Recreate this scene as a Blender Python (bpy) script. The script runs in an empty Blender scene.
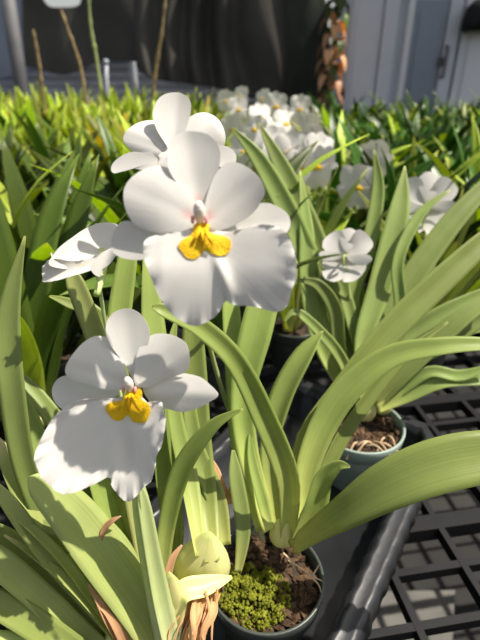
import bpy, math, random
from mathutils import Vector, Matrix, noise
random.seed(7)
S = bpy.context.scene
COL = S.collection
R = math.radians
BZ = 0.75                     # bench top height
F = 481.0
PITCH = R(28)
CAM = Vector((0, 0, BZ + .525))
RT = Vector((1, 0, 0)); UP = Vector((0, math.sin(PITCH), math.cos(PITCH))); FW = Vector((0, math.cos(PITCH), -math.sin(PITCH)))
def P(px, py, d):
    return CAM + RT * ((px - 240) / F * d) + UP * ((320 - py) / F * d) + FW * d
def Q(px, py, Y):
    r = RT * ((px - 240) / F) + UP * ((320 - py) / F) + FW
    return CAM + r * (Y / r.y)
def px_of(v):
    w = v - CAM; d = w.dot(FW)
    return (240 + F * w.dot(RT) / d, 320 - F * w.dot(UP) / d, d)

# ------------------------------------------------------------------ materials
def newmat(name):
    m = bpy.data.materials.new(name); m.use_nodes = True
    nt = m.node_tree; nt.nodes.clear()
    return m, nt, nt.nodes, nt.links
def noise_tex(N, L, scale, detail=4, vec=None, rough=.55):
    n = N.new('ShaderNodeTexNoise'); n.inputs['Scale'].default_value = scale
    n.inputs['Detail'].default_value = detail; n.inputs['Roughness'].default_value = rough
    if vec is not None: L.new(vec, n.inputs['Vector'])
    return n
def ramp(N, L, fac, stops):
    r = N.new('ShaderNodeValToRGB'); e = r.color_ramp.elements
    while len(e) < len(stops): e.new(.5)
    for k, (p, c) in enumerate(stops):
        e[k].position = p; e[k].color = (*c, 1)
    L.new(fac, r.inputs[0]); return r
def plain(name, c1, c2, scale=20, rough=.5, metal=0, bump=.2, bscale=80, spec=.5, coat=0):
    m, nt, N, L = newmat(name)
    o = N.new('ShaderNodeOutputMaterial'); b = N.new('ShaderNodeBsdfPrincipled')
    tc = N.new('ShaderNodeTexCoord')
    n = noise_tex(N, L, scale, 5, tc.outputs['Object'])
    r = ramp(N, L, n.outputs[0], [(.3, c1), (.7, c2)])
    L.new(r.outputs[0], b.inputs['Base Color'])
    b.inputs['Roughness'].default_value = rough; b.inputs['Metallic'].default_value = metal
    b.inputs['Specular IOR Level'].default_value = spec; b.inputs['Coat Weight'].default_value = coat
    if bump:
        n2 = noise_tex(N, L, bscale, 3, tc.outputs['Object'])
        bp = N.new('ShaderNodeBump'); bp.inputs['Strength'].default_value = bump; bp.inputs['Distance'].default_value = .002
        L.new(n2.outputs[0], bp.inputs['Height']); L.new(bp.outputs[0], b.inputs['Normal'])
    L.new(b.outputs[0], o.inputs[0]); return m
def leafmat(name, base, mid, tip, trans=.35, rough=.42, vary=.12, spec=.4):
    m, nt, N, L = newmat(name)
    o = N.new('ShaderNodeOutputMaterial'); b = N.new('ShaderNodeBsdfPrincipled')
    t = N.new('ShaderNodeBsdfTranslucent'); mx = N.new('ShaderNodeMixShader')
    uv = N.new('ShaderNodeUVMap'); uv.uv_map = 'UVMap'
    sp = N.new('ShaderNodeSeparateXYZ'); L.new(uv.outputs[0], sp.inputs[0])
    r = ramp(N, L, sp.outputs[1], [(0, base), (.3, mid), (.85, mid), (1, tip)])
    mp = N.new('ShaderNodeMapping'); mp.inputs['Scale'].default_value = (26, 1.2, 1); L.new(uv.outputs[0], mp.inputs[0])
    st = noise_tex(N, L, 1.0, 3, mp.outputs[0])
    tc = N.new('ShaderNodeTexCoord'); bl = noise_tex(N, L, 22, 3, tc.outputs['Object'])
    add = N.new('ShaderNodeMath'); add.operation = 'ADD'; L.new(st.outputs[0], add.inputs[0]); L.new(bl.outputs[0], add.inputs[1])
    mr = N.new('ShaderNodeMapRange'); L.new(add.outputs[0], mr.inputs[0]); mr.inputs[1].default_value = .6; mr.inputs[2].default_value = 1.4
    mr.inputs[3].default_value = .82; mr.inputs[4].default_value = 1.16
    oi = N.new('ShaderNodeObjectInfo')
    mr2 = N.new('ShaderNodeMapRange'); L.new(oi.outputs['Random'], mr2.inputs[0]); mr2.inputs[3].default_value = 1 - vary * 1.5; mr2.inputs[4].default_value = 1 + vary * 1.5
    mh = N.new('ShaderNodeMapRange'); L.new(oi.outputs['Random'], mh.inputs[0]); mh.inputs[3].default_value = .5 - vary * .035; mh.inputs[4].default_value = .5 + vary * .05
    mu = N.new('ShaderNodeMath'); mu.operation = 'MULTIPLY'; L.new(mr.outputs[0], mu.inputs[0]); L.new(mr2.outputs[0], mu.inputs[1])
    hs = N.new('ShaderNodeHueSaturation'); L.new(r.outputs[0], hs.inputs['Color']); L.new(mu.outputs[0], hs.inputs['Value']); L.new(mh.outputs[0], hs.inputs['Hue'])
    L.new(hs.outputs[0], b.inputs['Base Color'])
    tm = N.new('ShaderNodeMix'); tm.data_type = 'RGBA'; tm.blend_type = 'MULTIPLY'; tm.inputs[0].default_value = 1
    L.new(hs.outputs[0], tm.inputs[6]); tm.inputs[7].default_value = (1.4, 1.38, .6, 1)
    L.new(tm.outputs[2], t.inputs[0])
    b.inputs['Roughness'].default_value = rough; b.inputs['Specular IOR Level'].default_value = spec
    bp = N.new('ShaderNodeBump'); bp.inputs['Strength'].default_value = .25; bp.inputs['Distance'].default_value = .001
    L.new(st.outputs[0], bp.inputs['Height']); L.new(bp.outputs[0], b.inputs['Normal'])
    mx.inputs[0].default_value = trans; L.new(b.outputs[0], mx.inputs[1]); L.new(t.outputs[0], mx.inputs[2])
    L.new(mx.outputs[0], o.inputs[0]); return m
def petalmat(name, c, edge=None, trans=.28, tcol=(1, .96, .9)):
    m, nt, N, L = newmat(name)
    o = N.new('ShaderNodeOutputMaterial'); b = N.new('ShaderNodeBsdfPrincipled')
    t = N.new('ShaderNodeBsdfTranslucent'); mx = N.new('ShaderNodeMixShader')
    uv = N.new('ShaderNodeUVMap'); uv.uv_map = 'UVMap'
    mp = N.new('ShaderNodeMapping'); mp.inputs['Scale'].default_value = (34, 1.0, 1); L.new(uv.outputs[0], mp.inputs[0])
    st = noise_tex(N, L, 1.0, 3, mp.outputs[0])
    r = ramp(N, L, st.outputs[0], [(.3, tuple(x * .965 for x in c)), (.65, c)])
    col = r.outputs[0]
    if edge is not None:      # pigment blush near the throat (v small)
        sp = N.new('ShaderNodeSeparateXYZ'); L.new(uv.outputs[0], sp.inputs[0])
        mr = N.new('ShaderNodeMapRange'); L.new(sp.outputs[1], mr.inputs[0]); mr.inputs[1].default_value = 0; mr.inputs[2].default_value = .22
        mr.inputs[3].default_value = 1; mr.inputs[4].default_value = 0
        mm = N.new('ShaderNodeMix'); mm.data_type = 'RGBA'; L.new(mr.outputs[0], mm.inputs[0]); L.new(col, mm.inputs[6]); mm.inputs[7].default_value = (*edge, 1)
        col = mm.outputs[2]
    L.new(col, b.inputs['Base Color']); b.inputs['Roughness'].default_value = .6; b.inputs['Specular IOR Level'].default_value = .25
    b.inputs['Sheen Weight'].default_value = .15
    t.inputs[0].default_value = (*[a * q for a, q in zip(c, tcol)], 1)
    bp = N.new('ShaderNodeBump'); bp.inputs['Strength'].default_value = .16; bp.inputs['Distance'].default_value = .0005
    L.new(st.outputs[0], bp.inputs['Height']); L.new(bp.outputs[0], b.inputs['Normal'])
    mx.inputs[0].default_value = trans; L.new(b.outputs[0], mx.inputs[1]); L.new(t.outputs[0], mx.inputs[2])
    L.new(mx.outputs[0], o.inputs[0]); return m
def fabric(name, c1, c2, rough=.55):
    m = plain(name, c1, c2, 3, rough, 0, .3, 300, .5); return m
M = {}
M['leaf'] = leafmat('leaf_light', (.64, .66, .22), (.33, .41, .11), (.38, .44, .12), .38, .38)
M['leaf_a'] = leafmat('leaf_pale', (.72, .72, .30), (.43, .49, .17), (.48, .52, .19), .36, .38)
M['leaf_tan'] = leafmat('leaf_ageing', (.60, .62, .28), (.42, .48, .15), (.88, .74, .42), .3, .45)
M['leaf_c'] = leafmat('leaf_mid', (.60, .62, .20), (.30, .38, .11), (.37, .42, .13), .34, .42)
M['leaf_dark'] = leafmat('leaf_dark', (.16, .21, .05), (.10, .155, .022), (.16, .22, .035), .38, .36, .3)  # shade over the left plants is painted into this darker green
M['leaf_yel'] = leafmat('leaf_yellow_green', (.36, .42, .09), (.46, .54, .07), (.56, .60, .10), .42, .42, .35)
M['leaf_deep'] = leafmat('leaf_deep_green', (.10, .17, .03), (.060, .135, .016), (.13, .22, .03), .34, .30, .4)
M['leaf_yellow'] = leafmat('leaf_turned_yellow', (.40, .40, .06), (.72, .56, .05), (.78, .60, .08), .4, .45)
M['dry'] = leafmat('dry_sheath', (.50, .27, .13), (.62, .36, .19), (.66, .46, .27), .25, .7, .2, .2)
M['bulb'] = leafmat('pseudobulb_skin', (.82, .74, .40), (.72, .70, .30), (.52, .60, .20), .2, .38)
M['stalk'] = leafmat('flower_stalk_skin', (.66, .70, .40), (.52, .60, .26), (.42, .52, .18), .2, .42)
M['petal'] = petalmat('petal_white', (.86, .84, .80))
M['lip'] = petalmat('lip_white', (.87, .85, .815), (.86, .72, .5))
M['petal_blush'] = petalmat('petal_blush', (.86, .84, .80), (.86, .5, .48))
M['crest'] = plain('crest_yellow', (.80, .46, .005), (.90, .60, .012), 300, .6, 0, .4, 900, .25)
M['column'] = plain('column_cream', (.88, .70, .60), (.92, .84, .74), 200, .45, 0, 0, 80, .4)
M['pink'] = plain('column_pink', (.78, .22, .24), (.85, .40, .38), 200, .5, 0, 0)
M['pot_dark'] = plain('pot_dark_green', (.045, .055, .046), (.065, .078, .066), 18, .38, 0, .1, 60, .5)
M['pot_teal'] = plain('pot_grey_green', (.27, .34, .29), (.33, .41, .35), 18, .4, 0, .1, 60, .5)
M['soil'] = plain('potting_mix', (.012, .008, .005), (.07, .04, .022), 90, .9, 0, 1, 240)
M['bark'] = plain('bark_chips', (.025, .015, .009), (.15, .088, .048), 60, .8, 0, .5, 300, .2)
M['moss'] = plain('moss', (.10, .12, .010), (.28, .29, .03), 120, .85, 0, .6, 700, .15)
M['root'] = plain('dry_root', (.38, .25, .14), (.6, .45, .28), 90, .7, 0, .3)
M['black'] = plain('black_plastic', (.006, .006, .007), (.012, .012, .013), 14, .55, 0, .15, 30, .22)
M['tray'] = plain('tray_plastic', (.014, .015, .017), (.032, .034, .038), 10, .34, 0, .5, 14, .5)
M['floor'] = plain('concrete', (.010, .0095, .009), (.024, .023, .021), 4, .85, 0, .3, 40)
M['slab'] = plain('slab_grey', (.09, .085, .078), (.14, .135, .12), 12, .85, 0, .3, 60)
M['tarp'] = plain('tarp_black', (.05, .047, .04), (.085, .08, .068), 2.2, .6, 0, .4, 14, .35)
M['shade'] = plain('shade_cloth', (.010, .014, .008), (.024, .030, .018), 5, .7, 0, .3, 90)
M['corr'] = plain('corrugated_metal', (.52, .54, .62), (.62, .64, .72), 3, .5, .0, .1, 30)
M['steel'] = plain('galvanised', (.10, .10, .105), (.15, .15, .155), 6, .6, .1, .1, 30)
M['white'] = plain('white_paint', (.36, .38, .44), (.45, .47, .53), 6, .4, 0, .1, 30)
M['cab'] = plain('cabinet_grey', (.56, .58, .66), (.66, .68, .76), 2, .45, 0, .05, 30)
M['cab_l'] = plain('cabinet_pale', (.68, .69, .75), (.76, .77, .82), 2, .45, 0, .05, 30)
M['cab_d'] = plain('cabinet_door', (.22, .25, .33), (.28, .31, .39), 1.5, .3, .2, .05, 30)
M['twig'] = plain('old_spike', (.18, .10, .05), (.40, .30, .14), 50, .7, 0, .3)
M['orange'] = leafmat('croton_orange', (.42, .24, .15), (.55, .30, .18), (.6, .45, .32), .3, .4, .4)

# ------------------------------------------------------------------ object helpers
def link(o, parent=None):
    COL.objects.link(o)
    if parent is not None: o.parent = parent
    return o
def mesh(name, vs, fs, mat, parent=None, smooth=True, uvs=None, origin=None):
    if origin is not None: vs = [Vector(v) - origin for v in vs]
    me = bpy.data.meshes.new(name); me.from_pydata([tuple(v) for v in vs], [], fs); me.update()
    if uvs is not None:
        ul = me.uv_layers.new(name='UVMap')
        li = [0] * len(me.loops); me.loops.foreach_get('vertex_index', li)
        flat = []
        for i in li: flat += uvs[i]
        ul.data.foreach_set('uv', flat)
    if smooth: me.polygons.foreach_set('use_smooth', [True] * len(me.polygons))
    me.materials.append(M[mat] if isinstance(mat, str) else mat)
    return link(bpy.data.objects.new(name, me), parent)
def tag(o, label=None, cat=None, group=None, kind=None):
    if label: o['label'] = label
    if cat: o['category'] = cat
    if group: o['group'] = group
    if kind: o['kind'] = kind
    return o
def empty(name, loc, label, cat, group=None):
    o = bpy.data.objects.new(name, None); o.empty_display_size = .02; link(o); o.location = loc
    return tag(o, label, cat, group)
class MB:
    def __init__(s): s.v = []; s.f = []; s.u = []
    def add(s, vs, fs, us=None):
        k = len(s.v); s.v += list(vs); s.f += [tuple(i + k for i in f) for f in fs]
        s.u += us if us else [(0, 0)] * len(vs)
    def box(s, a, b, M4=None):
        x0, y0, z0 = a; x1, y1, z1 = b
        vs = [Vector(p) for p in ((x0, y0, z0), (x1, y0, z0), (x1, y1, z0), (x0, y1, z0), (x0, y0, z1), (x1, y0, z1), (x1, y1, z1), (x0, y1, z1))]
        if M4: vs = [M4 @ v for v in vs]
        s.add(vs, [(0, 3, 2, 1), (4, 5, 6, 7), (0, 1, 5, 4), (1, 2, 6, 5), (2, 3, 7, 6), (3, 0, 4, 7)])
    def tube(s, pts, rads, n=8, cap=True):
        pts = [Vector(p) for p in pts]; m = len(pts); vs = []; us = []
        ref = Vector((.13, .31, .94)); T0 = (pts[1] - pts[0]).normalized()
        if abs(ref.dot(T0)) > .9: ref = Vector((1, 0, 0))
        for i, p in enumerate(pts):
            T = (pts[min(i + 1, m - 1)] - pts[max(i - 1, 0)]).normalized()
            a = (ref - T * ref.dot(T)).normalized(); b = T.cross(a)
            for k in range(n):
                an = 2 * math.pi * k / n
                vs.append(p + (a * math.cos(an) + b * math.sin(an)) * rads[i]); us.append((k / n, i / (m - 1)))
        fs = [(i * n + k, i * n + (k + 1) % n, (i + 1) * n + (k + 1) % n, (i + 1) * n + k) for i in range(m - 1) for k in range(n)]
        if cap: fs += [tuple(reversed(range(n))), tuple(range((m - 1) * n, m * n))]
        s.add(vs, fs, us)
    def lathe(s, prof, c, n=40, axis=None):
        c = Vector(c); vs = []; us = []
        for i, (r, z) in enumerate(prof):
            for k in range(n):
                an = 2 * math.pi * k / n; vs.append(c + Vector((r * math.cos(an), r * math.sin(an), z))); us.append((k / n, i / (len(prof) - 1)))
        fs = [(i * n + k, i * n + (k + 1) % n, (i + 1) * n + (k + 1) % n, (i + 1) * n + k) for i in range(len(prof) - 1) for k in range(n)]
        s.add(vs, fs, us)
    def blob(s, c, r, n=8, m=6, sq=(1, 1, 1), jit=0, rot=None):
        c = Vector(c); vs = []; us = []
        for i in range(m + 1):
            th = math.pi * i / m
            for k in range(n):
                an = 2 * math.pi * k / n
                q = r * (1 + jit * (random.random() - .5))
                v = Vector((math.sin(th) * math.cos(an) * sq[0], math.sin(th) * math.sin(an) * sq[1], math.cos(th) * sq[2])) * q
                if rot: v = rot @ v
                vs.append(c + v); us.append((k / n, 1 - i / m))
        fs = [(i * n + k, (i + 1) * n + k, (i + 1) * n + (k + 1) % n, i * n + (k + 1) % n) for i in range(m) for k in range(n)]
        s.add(vs, fs, us)
    def build(s, name, mat, parent=None, smooth=True, origin=None):
        return mesh(name, s.v, s.f, mat, parent, smooth, s.u, origin)
def cr(pts, t):
    n = len(pts) - 1; x = min(max(t, 0), 1) * n; i = min(int(x), n - 1); f = x - i
    a, b, c, d = pts[max(i - 1, 0)], pts[i], pts[i + 1], pts[min(i + 2, n)]
    return .5 * ((2 * b) + (c - a) * f + (2 * a - 5 * b + 4 * c - d) * f * f + (3 * b - a - 3 * c + d) * f ** 3)

def leaf_geo(mb, path, widths, facing=None, roll=(0, 0), fold=22, thick=.0008, ns=26, nc=3, wave=0, sharp=True):
    """a strap leaf along world points: folded blade with real thickness"""
    path = [Vector(p) for p in path]; vs = []; us = []
    seed = random.random() * 50
    sd_prev = None
    for i in range(ns + 1):
        t = i / ns
        c = cr(path, t); T = (cr(path, min(t + .02, 1)) - cr(path, max(t - .02, 0))).normalized()
        w = max(cr(widths, t), .0003) * .5
        if i == 0: w = max(w, .001)
        N = facing(c, t) if callable(facing) else (facing if facing is not None else ((CAM - c).normalized() + Vector((.12, 0, .5))))
        N = (N - T * N.dot(T))
        if N.length < 1e-4: N = Vector((0, -1, .2))
        N.normalize()
        ro = R(roll[0] + (roll[1] - roll[0]) * t)
        N = Matrix.Rotation(ro, 3, T) @ N
        sd = T.cross(N).normalized()
        if sd_prev is not None and sd.dot(sd_prev) < 0: pass
        sd_prev = sd
        fo = R(fold * (1 - .5 * t)); ring = []
        c = c + N * wave * math.sin(t * 9 + seed)
        for k in range(-nc, nc + 1):
            a = k / nc
            off = sd * (a * w * math.cos(fo)) + N * (abs(a) ** 1.15 * w * math.sin(fo))
            ring.append((c + off, (a + 1) / 2))
        th = thick * (1 - .6 * t)
        for q, u in ring: vs.append(q); us.append((u, t))
        for k, (q, u) in reversed(list(enumerate(ring))):
            a = (k - nc) / nc
            vs.append(q - N * (th * (1.0 - .85 * a * a) + .0001)); us.append((u, t))
    m = 2 * (2 * nc + 1)
    fs = [(i * m + k, (i + 1) * m + k, (i + 1) * m + (k + 1) % m, i * m + (k + 1) % m) for i in range(ns) for k in range(m)]
    fs += [tuple(range(m)), tuple(reversed(range(ns * m, ns * m + m)))]
    mb.add(vs, fs, us)
def pleaf(root, pts, wpx, mat='leaf', name='leaf', label=None, **kw):
    """hero leaf: image-plane guide points with their own real distances"""
    path = [P(*p) for p in pts]; n = len(pts)
    ws = [w / F * cr([float(p[2]) for p in pts], i / (len(wpx) - 1)) * 1.06 for i, w in enumerate(wpx)]
    mb = MB(); leaf_geo(mb, path, ws, **kw)
    o = mb.build(name, mat, root, origin=root.location)
    if label: o['label'] = label
    return o

# ------------------------------------------------------------------ flowers (local frame: x right, y up, z towards the viewer of the flower)
def petal(name, pts, o, cpx, d, mat, parent, h0=0, tilt=0, curve=0, cup=0, ruff=0, freq=9, ridge=0, tip=None, K=12, n=72, thick=.0006, dome=0, shape=None, back=0):
    s = d / F
    loc = [Vector(((x - cpx[0]) * s, (cpx[1] - y) * s)) for x, y in pts]
    O = Vector(((o[0] - cpx[0]) * s, (cpx[1] - o[1]) * s))
    m = len(loc); out = []
    ring = loc + loc[:1]
    for j in range(n):
        t = j / n * m; i = int(t); f = t - i
        a, b, c, e = loc[(i - 1) % m], loc[i % m], loc[(i + 1) % m], loc[(i + 2) % m]
        out.append(.5 * ((2 * b) + (c - a) * f + (2 * a - 5 * b + 4 * c - e) * f * f + (3 * b - a - 3 * c + e) * f ** 3))
    far = Vector(((tip[0] - cpx[0]) * s, (cpx[1] - tip[1]) * s)) if tip else max(out, key=lambda q: (q - O).length)
    ax = (far - O); Lg = ax.length; ax.normalize(); la = Vector((-ax.y, ax.x))
    ph = random.random() * 6
    def H(q, u, j):
        al = (q - O).dot(ax) / Lg; lt = (q - O).dot(la) / Lg
        h = h0 + tilt * al + curve * al * al + cup * lt * lt * 4
        h += -ridge * math.exp(-(lt / .11) ** 2) * (1 - u * .5) * .6
        h += dome * (1 - u * u)
        an = 2 * math.pi * j / n
        h += ruff * u ** 16 * (math.sin(freq * an + ph) + .6 * math.sin(freq * 2.3 * an + ph * 2))
        h += .0016 * noise.noise(Vector((q.x * 38, q.y * 38, ph))) * (.3 + u)
        h -= back * max(0, u - .8) ** 2 * 25
        if shape: h += shape(q / s, u)
        return h
    vs = []; us = []
    def V(q, h): return Vector((q.x * (1 - h / d), q.y * (1 - h / d), h))
    for side in (0, 1):
        for i in range(K + 1):
            u = max(1 - (1 - i / K) ** 1.45, .02)
            for j in range(n):
                q = O + (out[j] - O) * u
                al = max(0, (q - O).dot(ax) / Lg)
                vs.append(V(q, H(q, u, j) - side * thick * (1 - .6 * u))); us.append((j / n, u if mat != 'petal_blush' and mat != 'lip' else u))
    fs = []
    A = (K + 1) * n
    for i in range(K):
        for j in range(n):
            a, b = i * n + j, i * n + (j + 1) % n; c, e = b + n, a + n
            fs.append((a, e, c, b)); fs.append((A + a, A + b, A + c, A + e))
    fs.append(tuple(range(n))); fs.append(tuple(A + j for j in reversed(range(n))))
    k0 = len(vs)        # edge strip on its own vertices so the face keeps its soft shading
    for j in range(n): vs.append(vs[K * n + j].copy()); us.append(us[K * n + j])
    for j in range(n): vs.append(vs[A + K * n + j].copy()); us.append(us[A + K * n + j])
    for j in range(n): b = (j + 1) % n; fs.append((k0 + j, k0 + n + j, k0 + n + b, k0 + b))
    return mesh(name, vs, fs, mat, parent, True, us)
def flower_base(root, mat4, d, cpx, opx, stem_to=None):
    """short green pedicel and ovary behind the flower: the flower's own mesh"""
    s = d / F; O = Vector(((opx[0] - cpx[0]) * s, (cpx[1] - opx[1]) * s, 0))
    mb = MB()
    end = O + Vector((0, -.02, -.035)) if stem_to is None else stem_to
    pts = [O + Vector((0, 0, -.003)), O + Vector((0, .0, -.014)), (O + Vector((0, 0, -.02))) * .5 + end * .5, end]
    mb.tube([cr(pts, i / 12) for i in range(13)], [.0022 + .0006 * math.sin(i / 12 * 3) for i in range(13)], 10)
    f = mb.build('flower', 'stalk', root)
    f.matrix_local = Matrix.Translation(-Vector(root.location)) @ mat4
    return f
def face_mat(center, scale=1, R3=None):
    m3 = R3 or Matrix(((RT.x, UP.x, -FW.x), (RT.y, UP.y, -FW.y), (RT.z, UP.z, -FW.z)))
    return Matrix.Translation(center) @ m3.to_4x4() @ Matrix.Scale(scale, 4)
def column(fl, cx, cy, cpx, d, r=4.5, h=.006):
    s = d / F; c = Vector(((cx - cpx[0]) * s, (cpx[1] - cy) * s, h)); mb = MB()
    prof = []
    for i in range(11):
        t = i / 10; prof.append((c + Vector((0, -.0045 + t * .0075, -.005 + t * .007)), r * s * (.62 + .55 * math.sin(t * 2.6)) * (1 if t < .95 else .6)))
    mb.tube([p for p, _ in prof], [q for _, q in prof], 14)
    mb.blob(prof[-1][0] - Vector((0, .0008, .0006)), r * s * .95, 12, 8, (1, 1.15, .9))
    mb.build('column', 'column', fl)
    for sx in (-1, 1):
        w = MB(); w.blob(c + Vector((sx * r * s * 1.35, -.0035, -.003)), r * s * .75, 10, 7, (.55, 1.2, .8))
        w.build('column_wing', 'pink', fl)

def hero_main(root):
    d = .246; C = (205, 245); f = flower_base(root, face_mat(P(*C, d)), d, C, (200, 225), Vector((.0, -.035, -.03)))
    A = dict(cpx=C, d=d, parent=f)
    petal('dorsal_sepal', [(200, 214), (184, 190), (170, 172), (166.5, 152), (171, 139), (181, 131.6), (194, 130.3), (209, 134.7), (218.5, 146), (220, 160), (216, 175), (209, 195)], (199, 205), mat='petal_blush', h0=-.0045, tilt=-.002, curve=.004, cup=.004, ridge=.001, **A)
    petal('lateral_sepal', [(192, 222), (165.6, 229), (143.7, 226), (126, 218), (115, 224), (109.6, 237.5), (111, 248.4), (122, 255), (139.4, 257), (150, 254), (165, 246), (190, 234)], (186, 228), mat='petal', h0=-.006, tilt=-.004, curve=-.002, cup=.004, ridge=.001, **A)
    petal('lateral_sepal', [(214, 222), (227, 220), (244, 210), (255, 203), (264, 200.5), (275, 203.4), (286, 211), (289.4, 222), (283.7, 232), (270.6, 236), (248.7, 236), (225, 234)], (222, 228), mat='petal', h0=-.006, tilt=-.004, curve=0, cup=.004, ridge=.001, **A)
    petal('petal', [(197, 222), (196, 205), (183, 182.8), (165.6, 166), (148, 166.5), (132.8, 175), (124, 187), (123.5, 202), (128.4, 215.6), (139.4, 226.5), (161, 232), (185, 231)], (193, 216), mat='petal_blush', h0=-.002, tilt=.001, curve=-.002, cup=-.004, ridge=.0009, **A)
    petal('petal', [(203, 220), (205, 202), (211.5, 181), (220, 167), (231, 161.5), (246.5, 167), (259.7, 178.4), (265, 191.5), (262, 200), (252, 213), (235.6, 223), (218, 230), (207, 228)], (206, 218), mat='petal_blush', h0=-.0025, tilt=.002, curve=.003, cup=-.003, ridge=.0009, **A)
    def lipshape(q, u):     # q in px from flower centre
        x, y = q
        h = .010 * min(1, abs(x - 18) / 70) ** 1.3 if x > 18 else .0045 * min(1, abs(x - 18) / 60) ** 1.5
        h -= .0085 * max(0, (-y - 22) / 55) ** 1.6
        h += .0028 * math.exp(-((x - 12 - (-y - 8) * .28) / 6.5) ** 2) * (1 if -62 < y < -6 else 0) * math.sin(max(0, min(1, (-y - 6) / 50)) * math.pi)
        return h
    petal('lip', [(192, 229), (180, 233), (165.6, 234), (148, 239.7), (144, 250.6), (146, 263.7), (152.5, 281), (159, 296.5), (170, 312), (183, 320.6), (196, 323.7), (209, 318), (218, 311), (225, 300), (233, 304), (248.7, 305.3), (266, 309.7), (279, 312.2), (288, 306), (292.5, 294), (297.5, 277), (296, 255), (290, 239.7), (281, 230.5), (268, 226.5), (253, 226.5), (235.6, 231), (218, 231), (205, 227)], (203, 238), mat='lip', h0=.0005, ruff=.0009, freq=17, tip=(222, 312), n=128, K=16, shape=lipshape, **A)
    petal('yellow_crest', [(193, 229), (191, 236), (183, 241), (179, 247), (183, 254), (188, 259), (196, 259.7), (200.5, 256), (205, 251), (211, 254), (219, 256.5), (227, 254.5), (231, 248), (230, 240), (223, 236), (213, 234), (209, 231), (210, 225), (204, 223), (196, 224)], (203, 240), mat='crest', h0=.0012, dome=.0012, thick=.002, tip=(203, 260), K=10, shape=lipshape, **A)
    mb = MB()
    s = d / F
    for dx in (-7, 7, 0):
        mb.tube([Vector(((203 + dx * .3 - C[0]) * s, (C[1] - 230) * s, .003)), Vector(((203 + dx * .8 - C[0]) * s, (C[1] - 238) * s, .0055)), Vector(((203 + dx * 1.5 - C[0]) * s, (C[1] - 247) * s, .0035))], [.0008, .0010, .0004], 8)
    mb.build('callus_ridge', 'crest', f)
    column(f, 200, 214, C, d, 5.0)
    return f
def hero_low(root):
    d = .296; C = (128, 400); f = flower_base(root, face_mat(P(*C, d)), d, C, (132, 390), Vector((.004, -.045, -.028)))
    A = dict(cpx=C, d=d, parent=f)
    petal('dorsal_sepal', [(134, 385), (124, 366), (110, 346), (105.5, 336), (106, 323), (113, 313), (126, 309), (138, 313), (147, 325), (149, 338), (145, 352), (140, 368)], (131, 378), mat='petal', h0=-.004, tilt=-.002, curve=.004, cup=.004, ridge=.001, **A)
    petal('lateral_sepal', [(118, 394), (107, 387), (92.5, 383), (72, 377), (57, 379.6), (49, 390), (51, 402.5), (63, 412), (80, 408), (105, 402)], (108, 395), mat='petal', h0=-.005, tilt=-.003, cup=.004, ridge=.001, **A)
    petal('lateral_sepal', [(140, 390), (146, 384), (159, 378), (176, 374.6), (197, 377.5), (209, 385), (218, 395), (209, 402.5), (197, 409), (180, 414), (165, 411), (150, 406)], (148, 393), mat='petal', h0=-.006, tilt=.002, curve=.002, cup=-.006, ridge=-.002, tip=(218, 395), **A)
    petal('petal', [(128, 388), (124, 368), (111, 344), (97, 337), (84, 342), (72, 357), (67.5, 369), (72, 378), (88, 384), (107, 390)], (122, 383), mat='petal', h0=-.0015, tilt=.004, curve=.004, cup=-.004, ridge=.0015, **A)
    petal('petal', [(134, 384), (134, 366), (137, 351), (145, 340), (155, 334.6), (172, 335), (186, 342), (190, 354.6), (187.5, 369), (180, 375), (163, 380), (145, 388)], (138, 380), mat='petal', h0=-.0015, tilt=.001, curve=.003, cup=-.005, ridge=.001, **A)
    def lipshape(q, u):
        x, y = q
        h = .010 * max(0, (-x - 5) / 80) ** 1.5 + .004 * max(0, (x - 8) / 30) ** 1.5
        h -= .005 * max(0, (-y - 30) / 70) ** 1.6
        h -= .003 * math.exp(-((x + 4) / 9) ** 2) * (1 if y < -20 else 0) * math.sin(max(0, min(1, (-y - 20) / 60)) * math.pi)
        h += .0035 * max(0, u - .78) / .22 if x < -30 else 0
        return h
    petal('lip', [(124, 396), (113, 398), (92.5, 397.5), (78, 399), (66, 406.7), (55, 418), (47, 434), (41, 448), (41, 461), (47, 475), (56, 486), (68, 493), (82, 489), (97, 483), (108, 478), (112, 489), (118, 497), (126, 503), (134, 498), (142.5, 488), (150, 482), (155, 469), (157, 457), (163, 444), (167, 427.5), (166.5, 411), (162.5, 401), (156, 401), (151, 405), (143, 398), (134, 393)], (128, 405), mat='lip', h0=.0005, ruff=.0011, freq=21, tip=(110, 490), n=144, K=16, shape=lipshape, **A)
    petal('yellow_crest', [(127, 389), (126, 400), (115, 401), (107.5, 404), (106.5, 409), (110, 415), (115, 420), (122, 420), (128, 414.5), (133, 421), (140, 422.5), (147, 421), (150, 415), (151.5, 410), (149, 403), (142.5, 399), (143, 392), (139.5, 387.5), (131, 386.5)], (129, 404), mat='crest', h0=.0012, dome=.0012, thick=.002, tip=(129, 420), K=10, shape=lipshape, **A)
    mb = MB(); s = d / F
    for dx in (-7, 7, 0):
        mb.tube([Vector(((131 + dx * .3 - C[0]) * s, (C[1] - 393) * s, .003)), Vector(((130 + dx * .8 - C[0]) * s, (C[1] - 401) * s, .0057)), Vector(((130 + dx * 1.5 - C[0]) * s, (C[1] - 410) * s, .0035))], [.0008, .0010, .0004], 8)
    mb.build('callus_ridge', 'crest', f)
    column(f, 130.5, 383, C, d, 4.3)
    return f
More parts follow.
